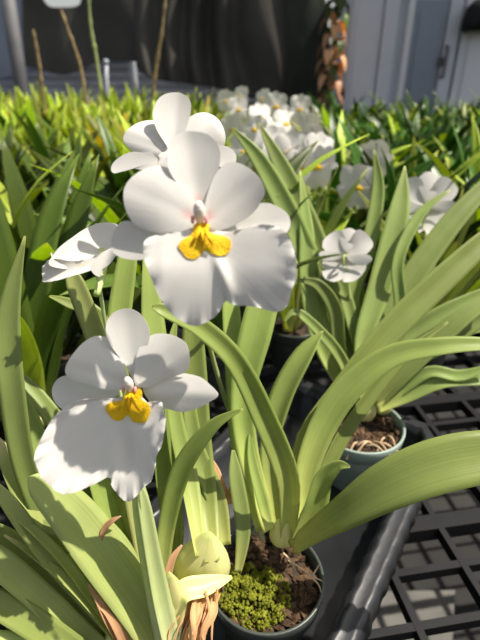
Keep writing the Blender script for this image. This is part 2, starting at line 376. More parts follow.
def hero_top(root):
    d = .315; C = (170, 140); f = flower_base(root, face_mat(P(*C, d)), d, C, (172, 150), Vector((.004, -.04, -.02)))
    A = dict(cpx=C, d=d, parent=f)
    petal('lateral_sepal', [(170, 150), (143.7, 151), (130.6, 151), (119.7, 156), (112, 163), (111, 170), (116, 172), (126, 166.5), (143.7, 168), (165.6, 168)], (162, 158), mat='petal', h0=-.004, tilt=.003, cup=.004, **A)
    petal('lateral_sepal', [(208, 143), (218, 143), (228, 145), (235, 152), (233.5, 161), (224, 165), (212, 162), (200, 155)], (208, 152), mat='petal', h0=-.005, **A)
    petal('petal', [(171, 153), (165.6, 156), (143.7, 154.5), (128.4, 146), (122.4, 137), (126, 128), (137, 119), (148, 114.5), (155, 117), (160, 130), (169, 146)], (165, 149), mat='petal', h0=-.002, tilt=.001, curve=-.002, cup=-.006, ridge=.001, **A)
    petal('dorsal_sepal', [(174, 153), (163, 140), (156, 128), (153, 115), (157, 102), (165.6, 94), (178.7, 92), (188.5, 98), (191, 108), (188, 122), (182, 140)], (173, 147), mat='petal', h0=-.001, tilt=-.001, curve=.002, cup=.005, ridge=.0012, **A)
    petal('petal', [(184, 147), (178, 129), (178.7, 117.5), (189.7, 110), (203, 109), (216, 116), (223, 127), (223.5, 138), (217, 147), (202, 152)], (190, 143), mat='petal', h0=.001, tilt=.002, cup=-.006, curve=-.004, back=.002, ridge=-.0006, **A)
    petal('lip', [(170, 150), (160, 156), (158, 170), (166, 184), (182, 188), (196, 184), (204, 172), (202, 158), (188, 150)], (178, 156), mat='lip', h0=.002, ruff=.001, curve=-.012, **A)
    column(f, 178, 150, C, d, 3.5, .004)
def hero_side(root):
    d = .34; C = (85, 253)
    f = flower_base(root, face_mat(P(*C, d)), d, C, (100, 250), Vector((.008, -.03, .0)))
    A = dict(cpx=C, d=d, parent=f)
    petal('petal', [(56, 268), (60, 256), (65, 248), (73, 239), (83, 229), (95, 221.5), (107.6, 220.5), (115, 227), (113, 240), (110, 254), (96, 264), (75, 270)], (90, 258), mat='petal', h0=-.002, tilt=-.012, cup=.006, ridge=.0012, tip=(112, 222), **A)
    petal('lip', [(47, 283.5), (46, 277), (47, 270), (53, 263.6), (61, 261), (80, 262), (97, 256), (112, 249), (119, 252), (112, 260), (99, 269), (80, 276), (60, 282)], (85, 266), mat='lip', h0=.004, tilt=.003, cup=.012, ruff=.0008, freq=13, tip=(47, 280), **A)
    petal('lateral_sepal', [(100, 262), (112, 250), (123, 251), (125, 257), (114, 266), (105, 271), (103.5, 278), (98, 276), (96, 270)], (108, 262), mat='petal', h0=.0065, cup=.004, tip=(103, 278), thick=.0005, **A)
    petal('petal_edge', [(57, 262), (54.5, 254), (58, 256.5), (62, 260)], (58.5, 260), mat='column', h0=.008, K=4, n=24, **A)['label'] = 'tan curled petal tip'
    return f

# generic flower about 9 cm wide, used by the plants further back
def generic_flower(root, center, R3, scale=1.0, seed=0, stem=(0, -.03, -.03)):
    random.seed(seed)
    d = .27; C = (0, 0)
    f = flower_base(root, face_mat(center, scale, R3), d, C, (0, 8), Vector(stem))
    A = dict(cpx=C, d=d, parent=f, K=6, n=28)
    def rp(pts, j=4): return [(x + random.uniform(-j, j), y + random.uniform(-j, j)) for x, y in pts]
    petal('dorsal_sepal', rp([(0, 0), (-24, -34), (-30, -62), (-2, -84), (28, -64), (22, -34)]), (0, -8), mat='petal', h0=-.004, curve=.005, cup=.004, **A)
    for sx in (-1, 1):
        petal('lateral_sepal', rp([(0, 6), (sx * 35, -2), (sx * 66, -4), (sx * 80, 14), (sx * 60, 30), (sx * 25, 22)]), (sx * 10, 8), mat='petal', h0=-.006, curve=-.004, **A)
        petal('petal', rp([(0, 0), (sx * 8, -42), (sx * 28, -70), (sx * 60, -66), (sx * 78, -34), (sx * 62, -2), (sx * 18, 8)]), (sx * 6, -4), mat='petal', h0=-.002, curve=.004, cup=-.004, **A)
    petal('lip', rp([(0, 2), (-30, 4), (-62, 10), (-68, 40), (-48, 76), (-16, 90), (0, 76), (18, 90), (50, 76), (68, 40), (60, 10), (30, 4)]), (0, 16), mat='lip', h0=.001, curve=-.008, ruff=.001, freq=9, tip=(0, 80), **A)
    petal('yellow_crest', [(-5, 2), (-22, 10), (-20, 22), (-8, 24), (0, 18), (9, 24), (20, 22), (22, 10), (5, 2)], (0, 12), mat='crest', h0=.002, dome=.0025, thick=.002, **{**A, 'K': 4})
    mb = MB(); mb.blob((0, .002, .006), .0028, 8, 6, (1, 1.5, 1)); mb.build('column', 'column', f)
    return f

# ------------------------------------------------------------------ pots
def pot(root, c, r, mat, h=.092, mix='soil'):
    c = Vector(c); mb = MB()
    prof = [(r * .68, 0), (r * .70, .002), (r * .86, h * .74), (r * .88, h * .75), (r * .96, h * .76), (r * 1.0, h * .99), (r * .99, h), (r * .955, h), (r * .94, h * .985), (r * .90, h * .78), (r * .66, .006), (.001, .006)]
    mb.lathe([(.001, 0)] + prof, c, 56)
    mb.build('pot', mat, root, origin=root.location)
    sb = MB(); rr = r * .92; zt = h * .84
    rings = []
    n = 36
    vs = []; fs = []
    for i in range(9):
        q = rr * (1 - i / 8) + .0005
        for k in range(n):
            an = 2 * math.pi * k / n; x, y = q * math.cos(an), q * math.sin(an)
            vs.append(c + Vector((x, y, zt + .005 * (1 - (q / rr) ** 2) + (.004 * noise.noise(Vector((x * 90, y * 90, r * 50))) if i else 0))))
    fs = [(i * n + k, (i + 1) * n + k, (i + 1) * n + (k + 1) % n, i * n + (k + 1) % n)[::-1] for i in range(8) for k in range(n)]
    sb.add(vs, fs); sb.build('potting_mix', 'soil', root, origin=root.location)
    return c + Vector((0, 0, zt))
def bark(root, c, r, cnt, keep=lambda x, y: True):
    mb = MB()
    for i in range(cnt):
        a = random.uniform(0, 6.283); q = r * .86 * math.sqrt(random.random()); x, y = q * math.cos(a), q * math.sin(a)
        if not keep(x, y): continue
        rot = Matrix.Rotation(random.uniform(0, 6), 3, 'Z') @ Matrix.Rotation(random.uniform(-.7, .7), 3, 'X')
        mb.blob(c + Vector((x, y, random.uniform(.001, .008))), random.uniform(.0018, .0048), 6, 4, (1.6, .8, .5), .6, rot)
    o = mb.build('bark_chips', 'bark', root, smooth=False, origin=root.location); o['kind'] = 'stuff'; return o
def bulb(root, c, rx, rz, ry=None, rot=None, label=None):
    mb = MB(); ry = ry or rx * .6; n = 20; vs = []; us = []
    c = Vector(c); rot = rot or Matrix.Identity(3)
    for i in range(13):
        t = i / 12; r = math.sin(math.pi * (t ** .8)) ** .75 * (1.08 - .35 * t) if 0 < t < 1 else .02
        for k in range(n):
            an = 2 * math.pi * k / n
            v = Vector((math.cos(an) * rx * r, math.sin(an) * ry * r * (1 + .05 * math.sin(5 * an)), (t * 2 - 1) * rz)); vs.append(c + rot @ v); us.append((k / n, t))
    fs = [(i * n + k, i * n + (k + 1) % n, (i + 1) * n + (k + 1) % n, (i + 1) * n + k) for i in range(12) for k in range(n)]
    fs += [tuple(reversed(range(n))), tuple(range(12 * n, 13 * n))]
    mb.add(vs, fs, us); o = mb.build('pseudobulb', 'bulb', root, origin=root.location)
    if label: o['label'] = label
    return o

# ------------------------------------------------------------------ plant B: centre pot with moss
potB = Vector((.024, .292, BZ + .003)); rB = .0565
rootB = empty('potted_orchid', potB, 'light green strap-leaved orchid in dark pot with yellow-green moss', 'orchid')
topB = pot(rootB, potB, rB, 'pot_dark')
random.seed(3)
bark(rootB, topB, rB, 330)
mb = MB()
for i in range(1100):     # moss cushions on the near left of the pot
    a = random.uniform(0, 6.283); q = math.sqrt(random.random())
    x = -.013 + q * .036 * math.cos(a); y = -.017 + q * .032 * math.sin(a)
    if x * x + y * y > (rB * .88) ** 2: continue
    hh = .007 + .011 * noise.noise(Vector((x * 110, y * 110, 3))) + .007 * (1 - q)
    mb.blob(topB + Vector((x, y, hh)), random.uniform(.0009, .0022), 6, 4, (1, 1, 1.1), .9)
mb.build('moss', 'moss', rootB, origin=potB)['kind'] = 'stuff'
mb = MB()
for pts in ([(288, 560), (300, 568), (312, 576), (322, 581)], [(312, 576), (316, 570), (320, 563)], [(308, 574), (318, 584), (321, 592)], [(283, 553), (290, 560), (296, 571)]):
    w = []
    for j, (x, y) in enumerate(pts):
        w.append(P(x, y, .437))
    mb.tube([cr(w, i / 8) for i in range(9)], [.0011 - .0006 * i / 8 for i in range(9)], 6)
mb.build('aerial_root', 'root', rootB, origin=potB)
bulb(rootB, P(283, 531, .450), .0135, .021, .010, label='pale green bulb wrapped in leaf bases')
bulb(rootB, P(300, 533, .455), .012, .019, .009)
# leaves of B, back ones first
pleaf(rootB, [(262, 530, .465), (240, 450, .475), (234, 370, .48), (230, 300, .485), (226, 250, .49)], [14, 19, 20, 18, 6], 'leaf', fold=15, roll=(10, 25))
pleaf(rootB, [(270, 530, .46), (247, 450, .465), (243, 390, .465), (256, 330, .465), (268, 280, .47), (272, 240, .475)], [16, 22, 26, 32, 26, 4], 'leaf', fold=26, roll=(-5, 10))
pleaf(rootB, [(278, 530, .455), (270, 455, .468), (282, 400, .475), (305, 355, .48), (323, 331, .485)], [14, 20, 26, 22, 2], 'leaf', fold=30, roll=(-20, -30))
pleaf(rootB, [(298, 535, .455), (301, 450, .465), (345, 385, .475), (395, 325, .485), (450, 272, .495), (500, 228, .505), (540, 200, .51)], [13, 21, 24, 27, 25, 17, 2], 'leaf', fold=24, roll=(20, 10))
pleaf(rootB, [(303, 535, .447), (306, 470, .452), (335, 405, .455), (385, 360, .45), (440, 347, .44), (492, 345, .435), (530, 352, .43)], [14, 24, 28, 24, 19, 13, 2], 'leaf', fold=26, roll=(15, -10))
pleaf(rootB, [(288, 535, .445), (287, 480, .425), (262, 415, .395), (235, 362, .368), (200, 328, .345), (165, 311, .33), (152, 307, .328)], [16, 26, 26, 23, 21, 15, 3], 'leaf', fold=32, roll=(-10, -5))
pleaf(rootB, [(296, 540, .44), (312, 510, .432), (322, 480, .425), (338, 466, .418), (350, 467, .412)], [14, 26, 20, 12, 2], 'leaf', fold=30, roll=(30, 10))
pleaf(rootB, [(292, 548, .443), (312, 533, .428), (345, 512, .405), (385, 487, .390), (430, 468, .382), (480, 457, .380), (530, 456, .38), (575, 468, .38)], [14, 20, 31, 44, 50, 49, 38, 3], 'leaf', fold=14, roll=(10, 12), thick=.001)
pleaf(rootB, [(238, 572, .437), (243, 528, .443), (236, 478, .452), (233, 450, .46)], [7, 15, 14, 3], 'leaf_c', fold=20)
pleaf(rootB, [(270, 530, .445), (262, 500, .45), (252, 460, .46), (250, 430, .465)], [10, 12, 9, 2], 'leaf', fold=25)
pleaf(rootB, [(306, 530, .46), (325, 470, .47), (352, 420, .48), (400, 360, .49), (448, 322, .5)], [12, 16, 16, 12, 2], 'leaf', fold=30, roll=(30, 30))
pleaf(rootB, [(238, 470, .46), (228, 500, .458), (215, 470, .46), (206, 452, .46)], [6, 10, 8, 2], 'dry', name='dry_bract', label='brownish pink withered bract')
# flowers of B: main and the one behind it, on one arching spike
hero_main(rootB)
hero_top(rootB)
mb = MB()
sp = [P(262, 540, .475), P(246, 460, .49), P(222, 390, .48), P(206, 330, .43), P(198, 270, .34), P(188, 215, .325), P(180, 165, .34)]
mb.tube([cr(sp, i / 30) for i in range(31)], [.0028 - .0012 * i / 30 for i in range(31)], 10)
mb.build('flower_spike', 'stalk', rootB, origin=potB)

# ------------------------------------------------------------------ plant A: front left pot
potA = Vector((-.094, .205, BZ + .003)); rA = .0565
rootA = empty('potted_orchid', potA, 'pale green orchid at lower left with drooping leaves and peeling brown sheaths', 'orchid')
topA = pot(rootA, potA, rA, 'pot_dark'); bark(rootA, topA, rA, 90)
bulb(rootA, P(203, 560, .402), .026, .036, .016, Matrix.Rotation(R(10), 3, 'Y'), label='fat pale yellow bulb')
bulb(rootA, P(172, 600, .385), .016, .036, .012)
bulb(rootA, P(120, 640, .39), .014, .030, .011)
# long upright leaves behind the flowers
pleaf(rootA, [(165, 600, .42), (172, 540, .43), (166, 470, .435), (160, 390, .44), (152, 320, .445), (148, 250, .45)], [14, 22, 25, 26, 24, 12], 'leaf', fold=22, roll=(5, 25))
pleaf(rootA, [(212, 562, .388), (205, 500, .42), (198, 430, .435), (194, 360, .44), (192, 300, .445)], [16, 24, 25, 24, 14], 'leaf', fold=20, roll=(0, -20))
pleaf(rootA, [(200, 556, .386), (188, 480, .415), (175, 420, .425), (170, 360, .43), (176, 320, .435)], [14, 20, 16, 13, 3], 'leaf', fold=26, roll=(20, 0))
pleaf(rootA, [(225, 545, .42), (216, 500, .425), (196, 450, .43), (188, 400, .435), (182, 370, .44)], [12, 20, 18, 12, 2], 'leaf', fold=26)
pleaf(rootA, [(160, 595, .402), (166, 530, .397), (182, 470, .385), (212, 428, .372), (243, 409, .36)], [14, 17, 20, 15, 2], 'leaf', fold=24, roll=(10, -20))
pleaf(rootA, [(150, 590, .41), (125, 500, .42), (116, 420, .42), (118, 330, .42), (128, 256, .42), (133, 225, .42)], [12, 20, 22, 23, 18, 2], 'leaf', fold=22)
pleaf(rootA, [(150, 590, .405), (135, 500, .40), (118, 400, .395), (95, 335, .388), (76, 285, .38), (70, 268, .378)], [14, 20, 22, 20, 18, 4], 'leaf_a', fold=26, roll=(-10, -10))
pleaf(rootA, [(140, 560, .41), (125, 400, .41), (100, 320, .405), (68, 303, .40), (49, 296, .398)], [8, 16, 15, 10, 2], 'leaf', fold=22)
pleaf(rootA, [(125, 620, .42), (70, 560, .41), (30, 480, .38), (14, 400, .365), (9, 320, .36), (25, 236, .355)], [14, 22, 22, 25, 24, 2], 'leaf_c', fold=18, roll=(-20, -25))
pleaf(rootA, [(130, 610, .425), (80, 540, .42), (45, 460, .41), (20, 400, .40), (-8, 345, .395)], [12, 20, 20, 18, 4], 'leaf_c', fold=25)
pleaf(rootA, [(135, 620, .43), (95, 540, .43), (70, 450, .43), (40, 400, .43), (10, 365, .43)], [12, 20, 20, 16, 4], 'leaf_c', fold=25)
pleaf(rootA, [(150, 640, .405), (120, 550, .405), (100, 490, .40), (93, 440, .395), (92, 400, .39)], [14, 22, 24, 20, 6], 'leaf', fold=25, roll=(30, 20))
pleaf(rootA, [(155, 630, .41), (140, 560, .415), (118, 510, .42), (108, 470, .42), (112, 430, .42)], [12, 18, 20, 18, 6], 'leaf', fold=25, roll=(0, 20))
pleaf(rootA, [(150, 640, .405), (110, 600, .40), (75, 560, .395), (60, 530, .39), (25, 525, .385)], [12, 22, 24, 18, 4], 'leaf', fold=20)
pleaf(rootA, [(140, 650, .40), (95, 590, .395), (45, 520, .39), (20, 478, .385), (-4, 440, .38)], [16, 26, 30, 26, 8], 'leaf_tan', fold=20, label='green leaf with a tan dying tip')
pleaf(rootA, [(165, 668, .385), (145, 620, .38), (105, 560, .37), (68, 512, .362), (40, 486, .357), (28, 478, .355)], [22, 40, 48, 44, 28, 4], 'leaf_a', fold=22, roll=(5, 10), thick=.001)
pleaf(rootA, [(140, 660, .39), (95, 610, .375), (50, 560, .36), (12, 508, .345), (-10, 480, .34)], [12, 15, 17, 16, 6], 'leaf_a', fold=20, roll=(0, 10))
pleaf(rootA, [(140, 665, .40), (90, 620, .39), (40, 570, .38), (0, 540, .37), (-35, 520, .36)], [16, 26, 28, 26, 8], 'leaf', fold=24)
pleaf(rootA, [(130, 675, .39), (90, 645, .38), (40, 598, .365), (-5, 560, .35), (-40, 540, .34)], [16, 24, 26, 26, 10], 'leaf_a', fold=24)
pleaf(rootA, [(130, 690, .385), (85, 660, .37), (30, 622, .355), (-10, 600, .345), (-40, 590, .34)], [16, 26, 28, 24, 8], 'leaf', fold=26)
pleaf(rootA, [(120, 700, .38), (70, 680, .365), (20, 650, .35), (-20, 635, .34)], [16, 26, 26, 10], 'leaf_a', fold=26)
pleaf(rootA, [(128, 655, .385), (92, 600, .37), (58, 555, .358), (22, 520, .35), (-6, 497, .345)], [10, 12, 12, 10, 3], 'leaf_a', fold=30, roll=(20, 25))
pleaf(rootA, [(135, 665, .38), (108, 628, .372), (70, 585, .362), (35, 556, .355), (4, 535, .35)], [10, 13, 13, 9, 2], 'leaf_tan', fold=28, roll=(30, 25))
pleaf(rootA, [(150, 630, .395), (140, 590, .392), (128, 556, .39), (112, 530, .39), (100, 515, .39)], [10, 14, 15, 11, 2], 'leaf_a', fold=28, roll=(20, 10))
# flower spike and the lower bloom, bracts
mb = MB()
sp = [P(168, 650, .385), P(158, 600, .375), P(147, 540, .362), P(139, 490, .345), P(133, 440, .315), P(130, 410, .300)]
mb.tube([cr(sp, i / 30) for i in range(31)], [.0082, .0086, .0086, .0086, .0086, .0085, .0085, .0084, .0083, .0082, .008, .0078, .0076, .0074, .0072, .0070, .0066, .006, .005, .0045, .004, .0035, .003, .003, .003, .0028, .0028, .0026, .0025, .0024, .0022], 14)
mb.build('flower_spike', 'stalk', rootA, origin=potA)['label'] = 'thick pale green flower stalk'
hero_low(rootA)
pleaf(rootA, [(172, 660, .376), (161, 610, .368), (152, 560, .357), (143, 505, .341), (137, 480, .335)], [24, 23, 19, 14, 3], 'stalk', name='stalk_sheath', fold=38, roll=(25, 15), label='pale folded sheath around the stalk')
mb = MB()
sp = [P(160, 600, .405), P(140, 520, .41), P(125, 420, .40), P(105, 320, .37), P(96, 262, .345)]
mb.tube([cr(sp, i / 24) for i in range(25)], [.0022 - .0008 * i / 24 for i in range(25)], 8)
mb.build('flower_spike', 'stalk', rootA, origin=potA)
hero_side(rootA)
pleaf(rootA, [(172, 640, .378), (180, 596, .375), (205, 586, .382), (232, 577, .395)], [16, 22, 20, 3], 'bulb', name='bulb_sheath', fold=35, label='pale yellow bulb sheath')
pleaf(rootA, [(160, 615, .372), (166, 585, .37), (172, 560, .372), (182, 545, .376)], [6, 8, 7, 2], 'dry', name='dry_bract', label='orange-brown withered bract')
pleaf(rootA, [(118, 636, .365), (108, 618, .362), (98, 600, .36), (88, 584, .36)], [10, 10, 6, 2], 'dry', name='dry_bract', label='orange-brown withered bract')
pleaf(rootA, [(128, 650, .37), (117, 628, .362), (106, 612, .360), (97, 606, .36)], [12, 9, 5, 2], 'dry', name='dry_bract')
pleaf(rootA, [(98, 548, .372), (104, 530, .37), (112, 521, .368), (121, 516, .368)], [3, 6, 5, 1], 'dry', name='dry_bract')
random.seed(11)
mb = MB()
for i in range(46):
    x0 = random.uniform(176, 216); x1 = x0 - random.uniform(-2, 16); d0 = random.uniform(.366, .398); wd = random.choice([.0012, .0018, .003, .006])
    leaf_geo(mb, [P(x0 + random.uniform(-2, 8), random.uniform(582, 604), d0 + .006), P(x0 + random.uniform(-3, 3), 614, d0), P(x1 + random.uniform(-4, 4), 634, d0 - .003), P(x1 + random.uniform(-6, 6), random.uniform(645, 675), d0 + random.uniform(-.006, .006))], [wd * .7, wd, wd * .9, .0006], roll=(random.uniform(-70, 70), random.uniform(-70, 70)), ns=10, nc=1, fold=random.uniform(-30, 30), thick=.0003)
mb.build('fibrous_sheath', 'dry', rootA, origin=potA)['label'] = 'torn brown papery sheath'

# ------------------------------------------------------------------ plant C: pot behind, right
potC = Vector((.163, .512, BZ + .003)); rC = .060
rootC = empty('potted_orchid', potC, 'green orchid in grey-green pot behind the mossy pot', 'orchid')
topC = pot(rootC, potC, rC, 'pot_teal'); random.seed(5); bark(rootC, topC, rC, 300)
mb = MB()
for k in range(9):
    a = random.uniform(-2.8, -.2); q = rC * random.uniform(.2, .7); c = topC + Vector((q * math.cos(a), q * math.sin(a), .008))
    e = Vector((random.uniform(-1, 1), random.uniform(-1, .3), 0)).normalized() * .022
    w = [c, c + e * .5 + Vector((0, 0, .006)), c + e, c + e * 1.4 - Vector((0, 0, .006))]
    mb.tube([cr(w, i / 8) for i in range(9)], [.0013] * 9, 6)
mb.build('aerial_root', 'root', rootC, origin=potC)
bulb(rootC, P(366, 408, .665), .016, .024, .012); bulb(rootC, P(384, 402, .67), .014, .022, .011, label='yellowish bulb')
CL = [
 ([(350, 400, .69), (330, 320, .70), (300, 240, .69), (262, 165, .67), (232, 128, .66)], [12, 24, 28, 20, 2]),
 ([(352, 400, .69), (334, 330, .71), (318, 250, .71), (285, 175, .70), (258, 122, .69)], [12, 22, 26, 22, 2]),
 ([(352, 400, .68), (322, 350, .69), (308, 290, .69), (306, 230, .69), (300, 170, .69)], [12, 18, 20, 18, 2]),
 ([(360, 400, .68), (352, 340, .69), (330, 290, .68), (318, 262, .67)], [10, 16, 16, 2]),
 ([(365, 405, .66), (362, 345, .66), (380, 285, .675), (398, 215, .69), (405, 166, .70)], [12, 20, 28, 25, 2]),
 ([(362, 405, .67), (362, 350, .68), (352, 300, .69), (368, 250, .70), (378, 190, .71), (374, 150, .71)], [12, 16, 18, 18, 15, 2]),
 ([(368, 405, .67), (378, 340, .67), (404, 290, .68), (446, 230, .69), (486, 186, .70), (515, 160, .71)], [12, 22, 28, 26, 18, 2]),
 ([(374, 405, .66), (386, 355, .66), (400, 310, .66), (398, 262, .66), (420, 215, .67), (450, 190, .67)], [10, 14, 15, 14, 12, 2]),
 ([(376, 405, .655), (392, 350, .65), (415, 330, .645), (450, 310, .64), (500, 285, .64)], [12, 18, 20, 20, 8]),
 ([(378, 405, .65), (398, 380, .64), (425, 352, .635), (460, 320, .63), (500, 292, .63)], [12, 20, 24, 22, 8]),
 ([(380, 408, .65), (402, 388, .64), (430, 372, .63), (460, 376, .62), (492, 366, .61)], [12, 16, 14, 14, 6]),
 ([(378, 410, .645), (405, 398, .635), (440, 383, .625), (475, 380, .62), (510, 384, .615)], [12, 17, 17, 15, 4]),
 ([(380, 405, .66), (405, 365, .66), (440, 345, .655), (480, 320, .65), (510, 312, .65)], [12, 20, 22, 18, 6]),
 ([(360, 405, .665), (342, 360, .66), (318, 330, .655), (296, 312, .65), (284, 322, .65)], [10, 14, 13, 9, 2]),
 ([(356, 405, .675), (340, 350, .67), (335, 310, .665), (318, 285, .66), (296, 280, .655)], [10, 16, 18, 13, 2]),
]
for k in range(9):
    tx = random.choice([300, 330, 350, 375, 410, 430, 460, 490]) + random.uniform(-12, 12); ty = random.uniform(225, 330); dd = random.uniform(.68, .73)
    CL.append(([(368 + random.uniform(-10, 10), 405, .67), (368 + (tx - 368) * .25, 405 + (ty - 405) * .45, dd - .01), (368 + (tx - 368) * .6, 405 + (ty - 405) * .85, dd), (tx, ty, dd)], [10, 15, 14, 2]))
for pts, w in CL: pleaf(rootC, pts, [q * .84 for q in w], 'leaf_c', fold=24, roll=(random.uniform(-20, 20), random.uniform(-25, 25)))
def cam_R3(yaw=0, pitch=0, rollz=0):
    base = Matrix(((RT.x, UP.x, -FW.x), (RT.y, UP.y, -FW.y), (RT.z, UP.z, -FW.z)))
    return base @ Matrix.Rotation(R(yaw), 3, 'Y') @ Matrix.Rotation(R(pitch), 3, 'X') @ Matrix.Rotation(R(rollz), 3, 'Z')
generic_flower(rootC, P(346, 254, .665), cam_R3(155, 5, 8), .80, seed=4, stem=(0, -.022, -.008))
mb = MB(); sp = [P(362, 405, .68), P(358, 340, .70), P(350, 300, .68), P(347, 268, .660)]
mb.tube([cr(sp, i / 16) for i in range(17)], [.0018] * 17, 8); mb.build('flower_spike', 'stalk', rootC, origin=potC)

# ------------------------------------------------------------------ generic plants
def local_leaf(az, L, w, lean, droop, zb, r0, mat, parent, twist=0):
    """strap leaf growing from the plant's base in the plant's own frame"""
    h = Vector((math.cos(az), math.sin(az), 0)); pts = []; p = h * r0 + Vector((0, 0, zb)); e = R(90 - lean)
    n = 6
    for i in range(n + 1):
        pts.append(p.copy()); p = p + (h * math.cos(e) + Vector((0, 0, math.sin(e)))) * (L / n); e -= R(droop) / n * (.4 + 1.2 * i / n)
    mb = MB()
    leaf_geo(mb, pts, [w * .45, w * .8, w, w * .95, w * .7, .001], facing=lambda c, t: (Vector((-h.x, -h.y, .9))), roll=(twist * .3, twist), ns=12, nc=2, fold=24, thick=.0009)
    return mb.build('leaf', mat, parent)
def proto_plant(seed, n, L, W, mats, potmat='pot_dark', pr=.052, droop=(30, 90), lean=(3, 40)):
    random.seed(seed)
    root = bpy.data.objects.new('potted_orchid', None); link(root); root.empty_display_size = .02
    root.location = (0, 0, 0)
    pot(root, (0, 0, 0), pr, potmat)
    for i in range(n):
        az = i * 2.4 + random.uniform(-.5, .5)
        k = i / n
        local_leaf(az, L * random.uniform(.75, 1.1), W * random.uniform(.75, 1.15), lean[0] + (lean[1] - lean[0]) * k + random.uniform(-4, 4), random.uniform(*droop), .075, .006 + .012 * k, random.choice(mats), root, random.uniform(-50, 50))
    for j in range(2):
        b = bulb(root, (.014 * (1 if j else -1), .004, .098), .013, .022, .009)
    return root
def copy_tree(o, parent=None):
    c = o.copy(); COL.objects.link(c); c.parent = parent
    for ch in o.children: copy_tree(ch, c)
    return c
used = {}
def place(proto, x, y, rz, sc, label, group=None, tilt=0):
    k = proto.name
    if k in used: o = copy_tree(proto)
    else: o = proto; used[k] = 1
    o.location = (x, y, BZ + .001); o.rotation_euler = (0, 0, rz); o.scale = (sc,) * 3
    tag(o, label, 'orchid')
    if group: o['group'] = group
    return o
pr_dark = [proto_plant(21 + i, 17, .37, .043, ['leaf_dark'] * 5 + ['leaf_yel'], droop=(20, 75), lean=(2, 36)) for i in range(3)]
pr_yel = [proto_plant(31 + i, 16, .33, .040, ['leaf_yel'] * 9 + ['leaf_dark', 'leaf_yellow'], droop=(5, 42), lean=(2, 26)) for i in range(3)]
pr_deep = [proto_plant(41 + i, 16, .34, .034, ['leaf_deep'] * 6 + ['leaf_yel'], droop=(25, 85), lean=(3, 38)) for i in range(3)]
pr_mid = [proto_plant(51 + i, 14, .29, .024, ['leaf_a'] * 4 + ['leaf_c', 'leaf_yel'], droop=(15, 60), lean=(2, 32)) for i in range(3)]
random.seed(99)
def inview(x, y, m=90):
    px, py, d = px_of(Vector((x, y, BZ + .25))); return -m < px < 480 + m
# near left plants, their shade put into the dark leaf colour
near = [(-.32, .70, 'dark green broad-leaved orchid at left edge behind the side-facing flower'),
        (-.17, .86, 'dark green orchid whose broad leaf arches behind the upper white flowers'),
        (-.52, .86, 'dark broad-leaved orchid rising at far left among the greenery')]
near += [(-.28, .52, 'dark green orchid in shade directly left of the side-facing flower'), (-.05, .72, 'dark leafy orchid seen between the stems under the central bloom'), (-.42, .70, 'dark green orchid at left edge above the long upright leaf')]
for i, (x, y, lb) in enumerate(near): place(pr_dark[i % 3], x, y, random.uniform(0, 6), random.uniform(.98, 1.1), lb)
rows = []
y = 1.04; k = 0
while y < 2.9:
    x = -1.75 + (k % 2) * .09
    while x < 2.3:
        rows.append((x + random.uniform(-.025, .025), y + random.uniform(-.02, .02))); x += .175
    y += .175; k += 1
flower_spots = []
for (x, y) in rows:
    if not inview(x, y, 40): continue
    px, py, d = px_of(Vector((x, y, BZ + .3)))
    rz = random.uniform(0, 6.28); sc = random.uniform(.88, 1.08)
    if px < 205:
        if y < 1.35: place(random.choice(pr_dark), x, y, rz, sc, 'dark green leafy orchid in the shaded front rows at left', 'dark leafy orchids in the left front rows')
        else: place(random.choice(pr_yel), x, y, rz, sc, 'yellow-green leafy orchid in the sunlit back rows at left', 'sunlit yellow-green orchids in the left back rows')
    elif px < 335:
        place(random.choice(pr_mid), x, y, rz, sc * .95, 'light green orchid among the blurred white blooms, middle rows', 'light green orchids in the middle rows'); flower_spots.append((x, y))
    else:
        place(random.choice(pr_deep), x, y, rz, sc, 'deep green glossy-leaved orchid in the right back rows', 'deep green orchids in the right back rows')
# nearer middle / right plants with flowers
pm = place(pr_mid[0], .10, .80, 1.0, 1.0, 'light green orchid standing behind the large central white flower')
pr = place(pr_deep[0], .62, .92, 2.0, .9, 'deep green orchid at right edge behind the round white flower')
pq = place(pr_mid[1], .36, .80, 4.0, .98, 'light green orchid bearing one round white flower at right')
pk = place(pr_deep[1], .43, 1.02, .6, .85, 'deep green orchid directly behind the round white flower')
def world_flower(root, pos, R3, scale, seed, stem=(0, -.03, -.03)):
    """bloom on its own spike rising from the plant's base"""
    f = generic_flower(root, pos, R3, scale, seed=seed, stem=stem)
    inv = (Matrix.Translation(root.location) @ root.rotation_euler.to_matrix().to_4x4() @ Matrix.Scale(root.scale[0], 4)).inverted()
    f.matrix_local = inv @ face_mat(pos, scale, R3)
    base = root.location + Vector((0, 0, .09)); back = R3 @ Vector(stem) * scale
    pts = [base, base * .6 + pos * .4 + Vector((0, 0, .05)), pos + back - Vector((0, 0, .03)), pos + back]
    mb = MB(); mb.tube([inv @ cr(pts, i / 16) for i in range(17)], [.0019] * 17, 8); mb.build('flower_spike', 'stalk', root)
world_flower(pq, P(426, 203, .80), cam_R3(168, -8, 5), 1.05, 8, (0, -.022, -.008))
world_flower(pm, P(300, 158, 1.0), cam_R3(-30, 20, 0), .55, 9)
random.seed(123)
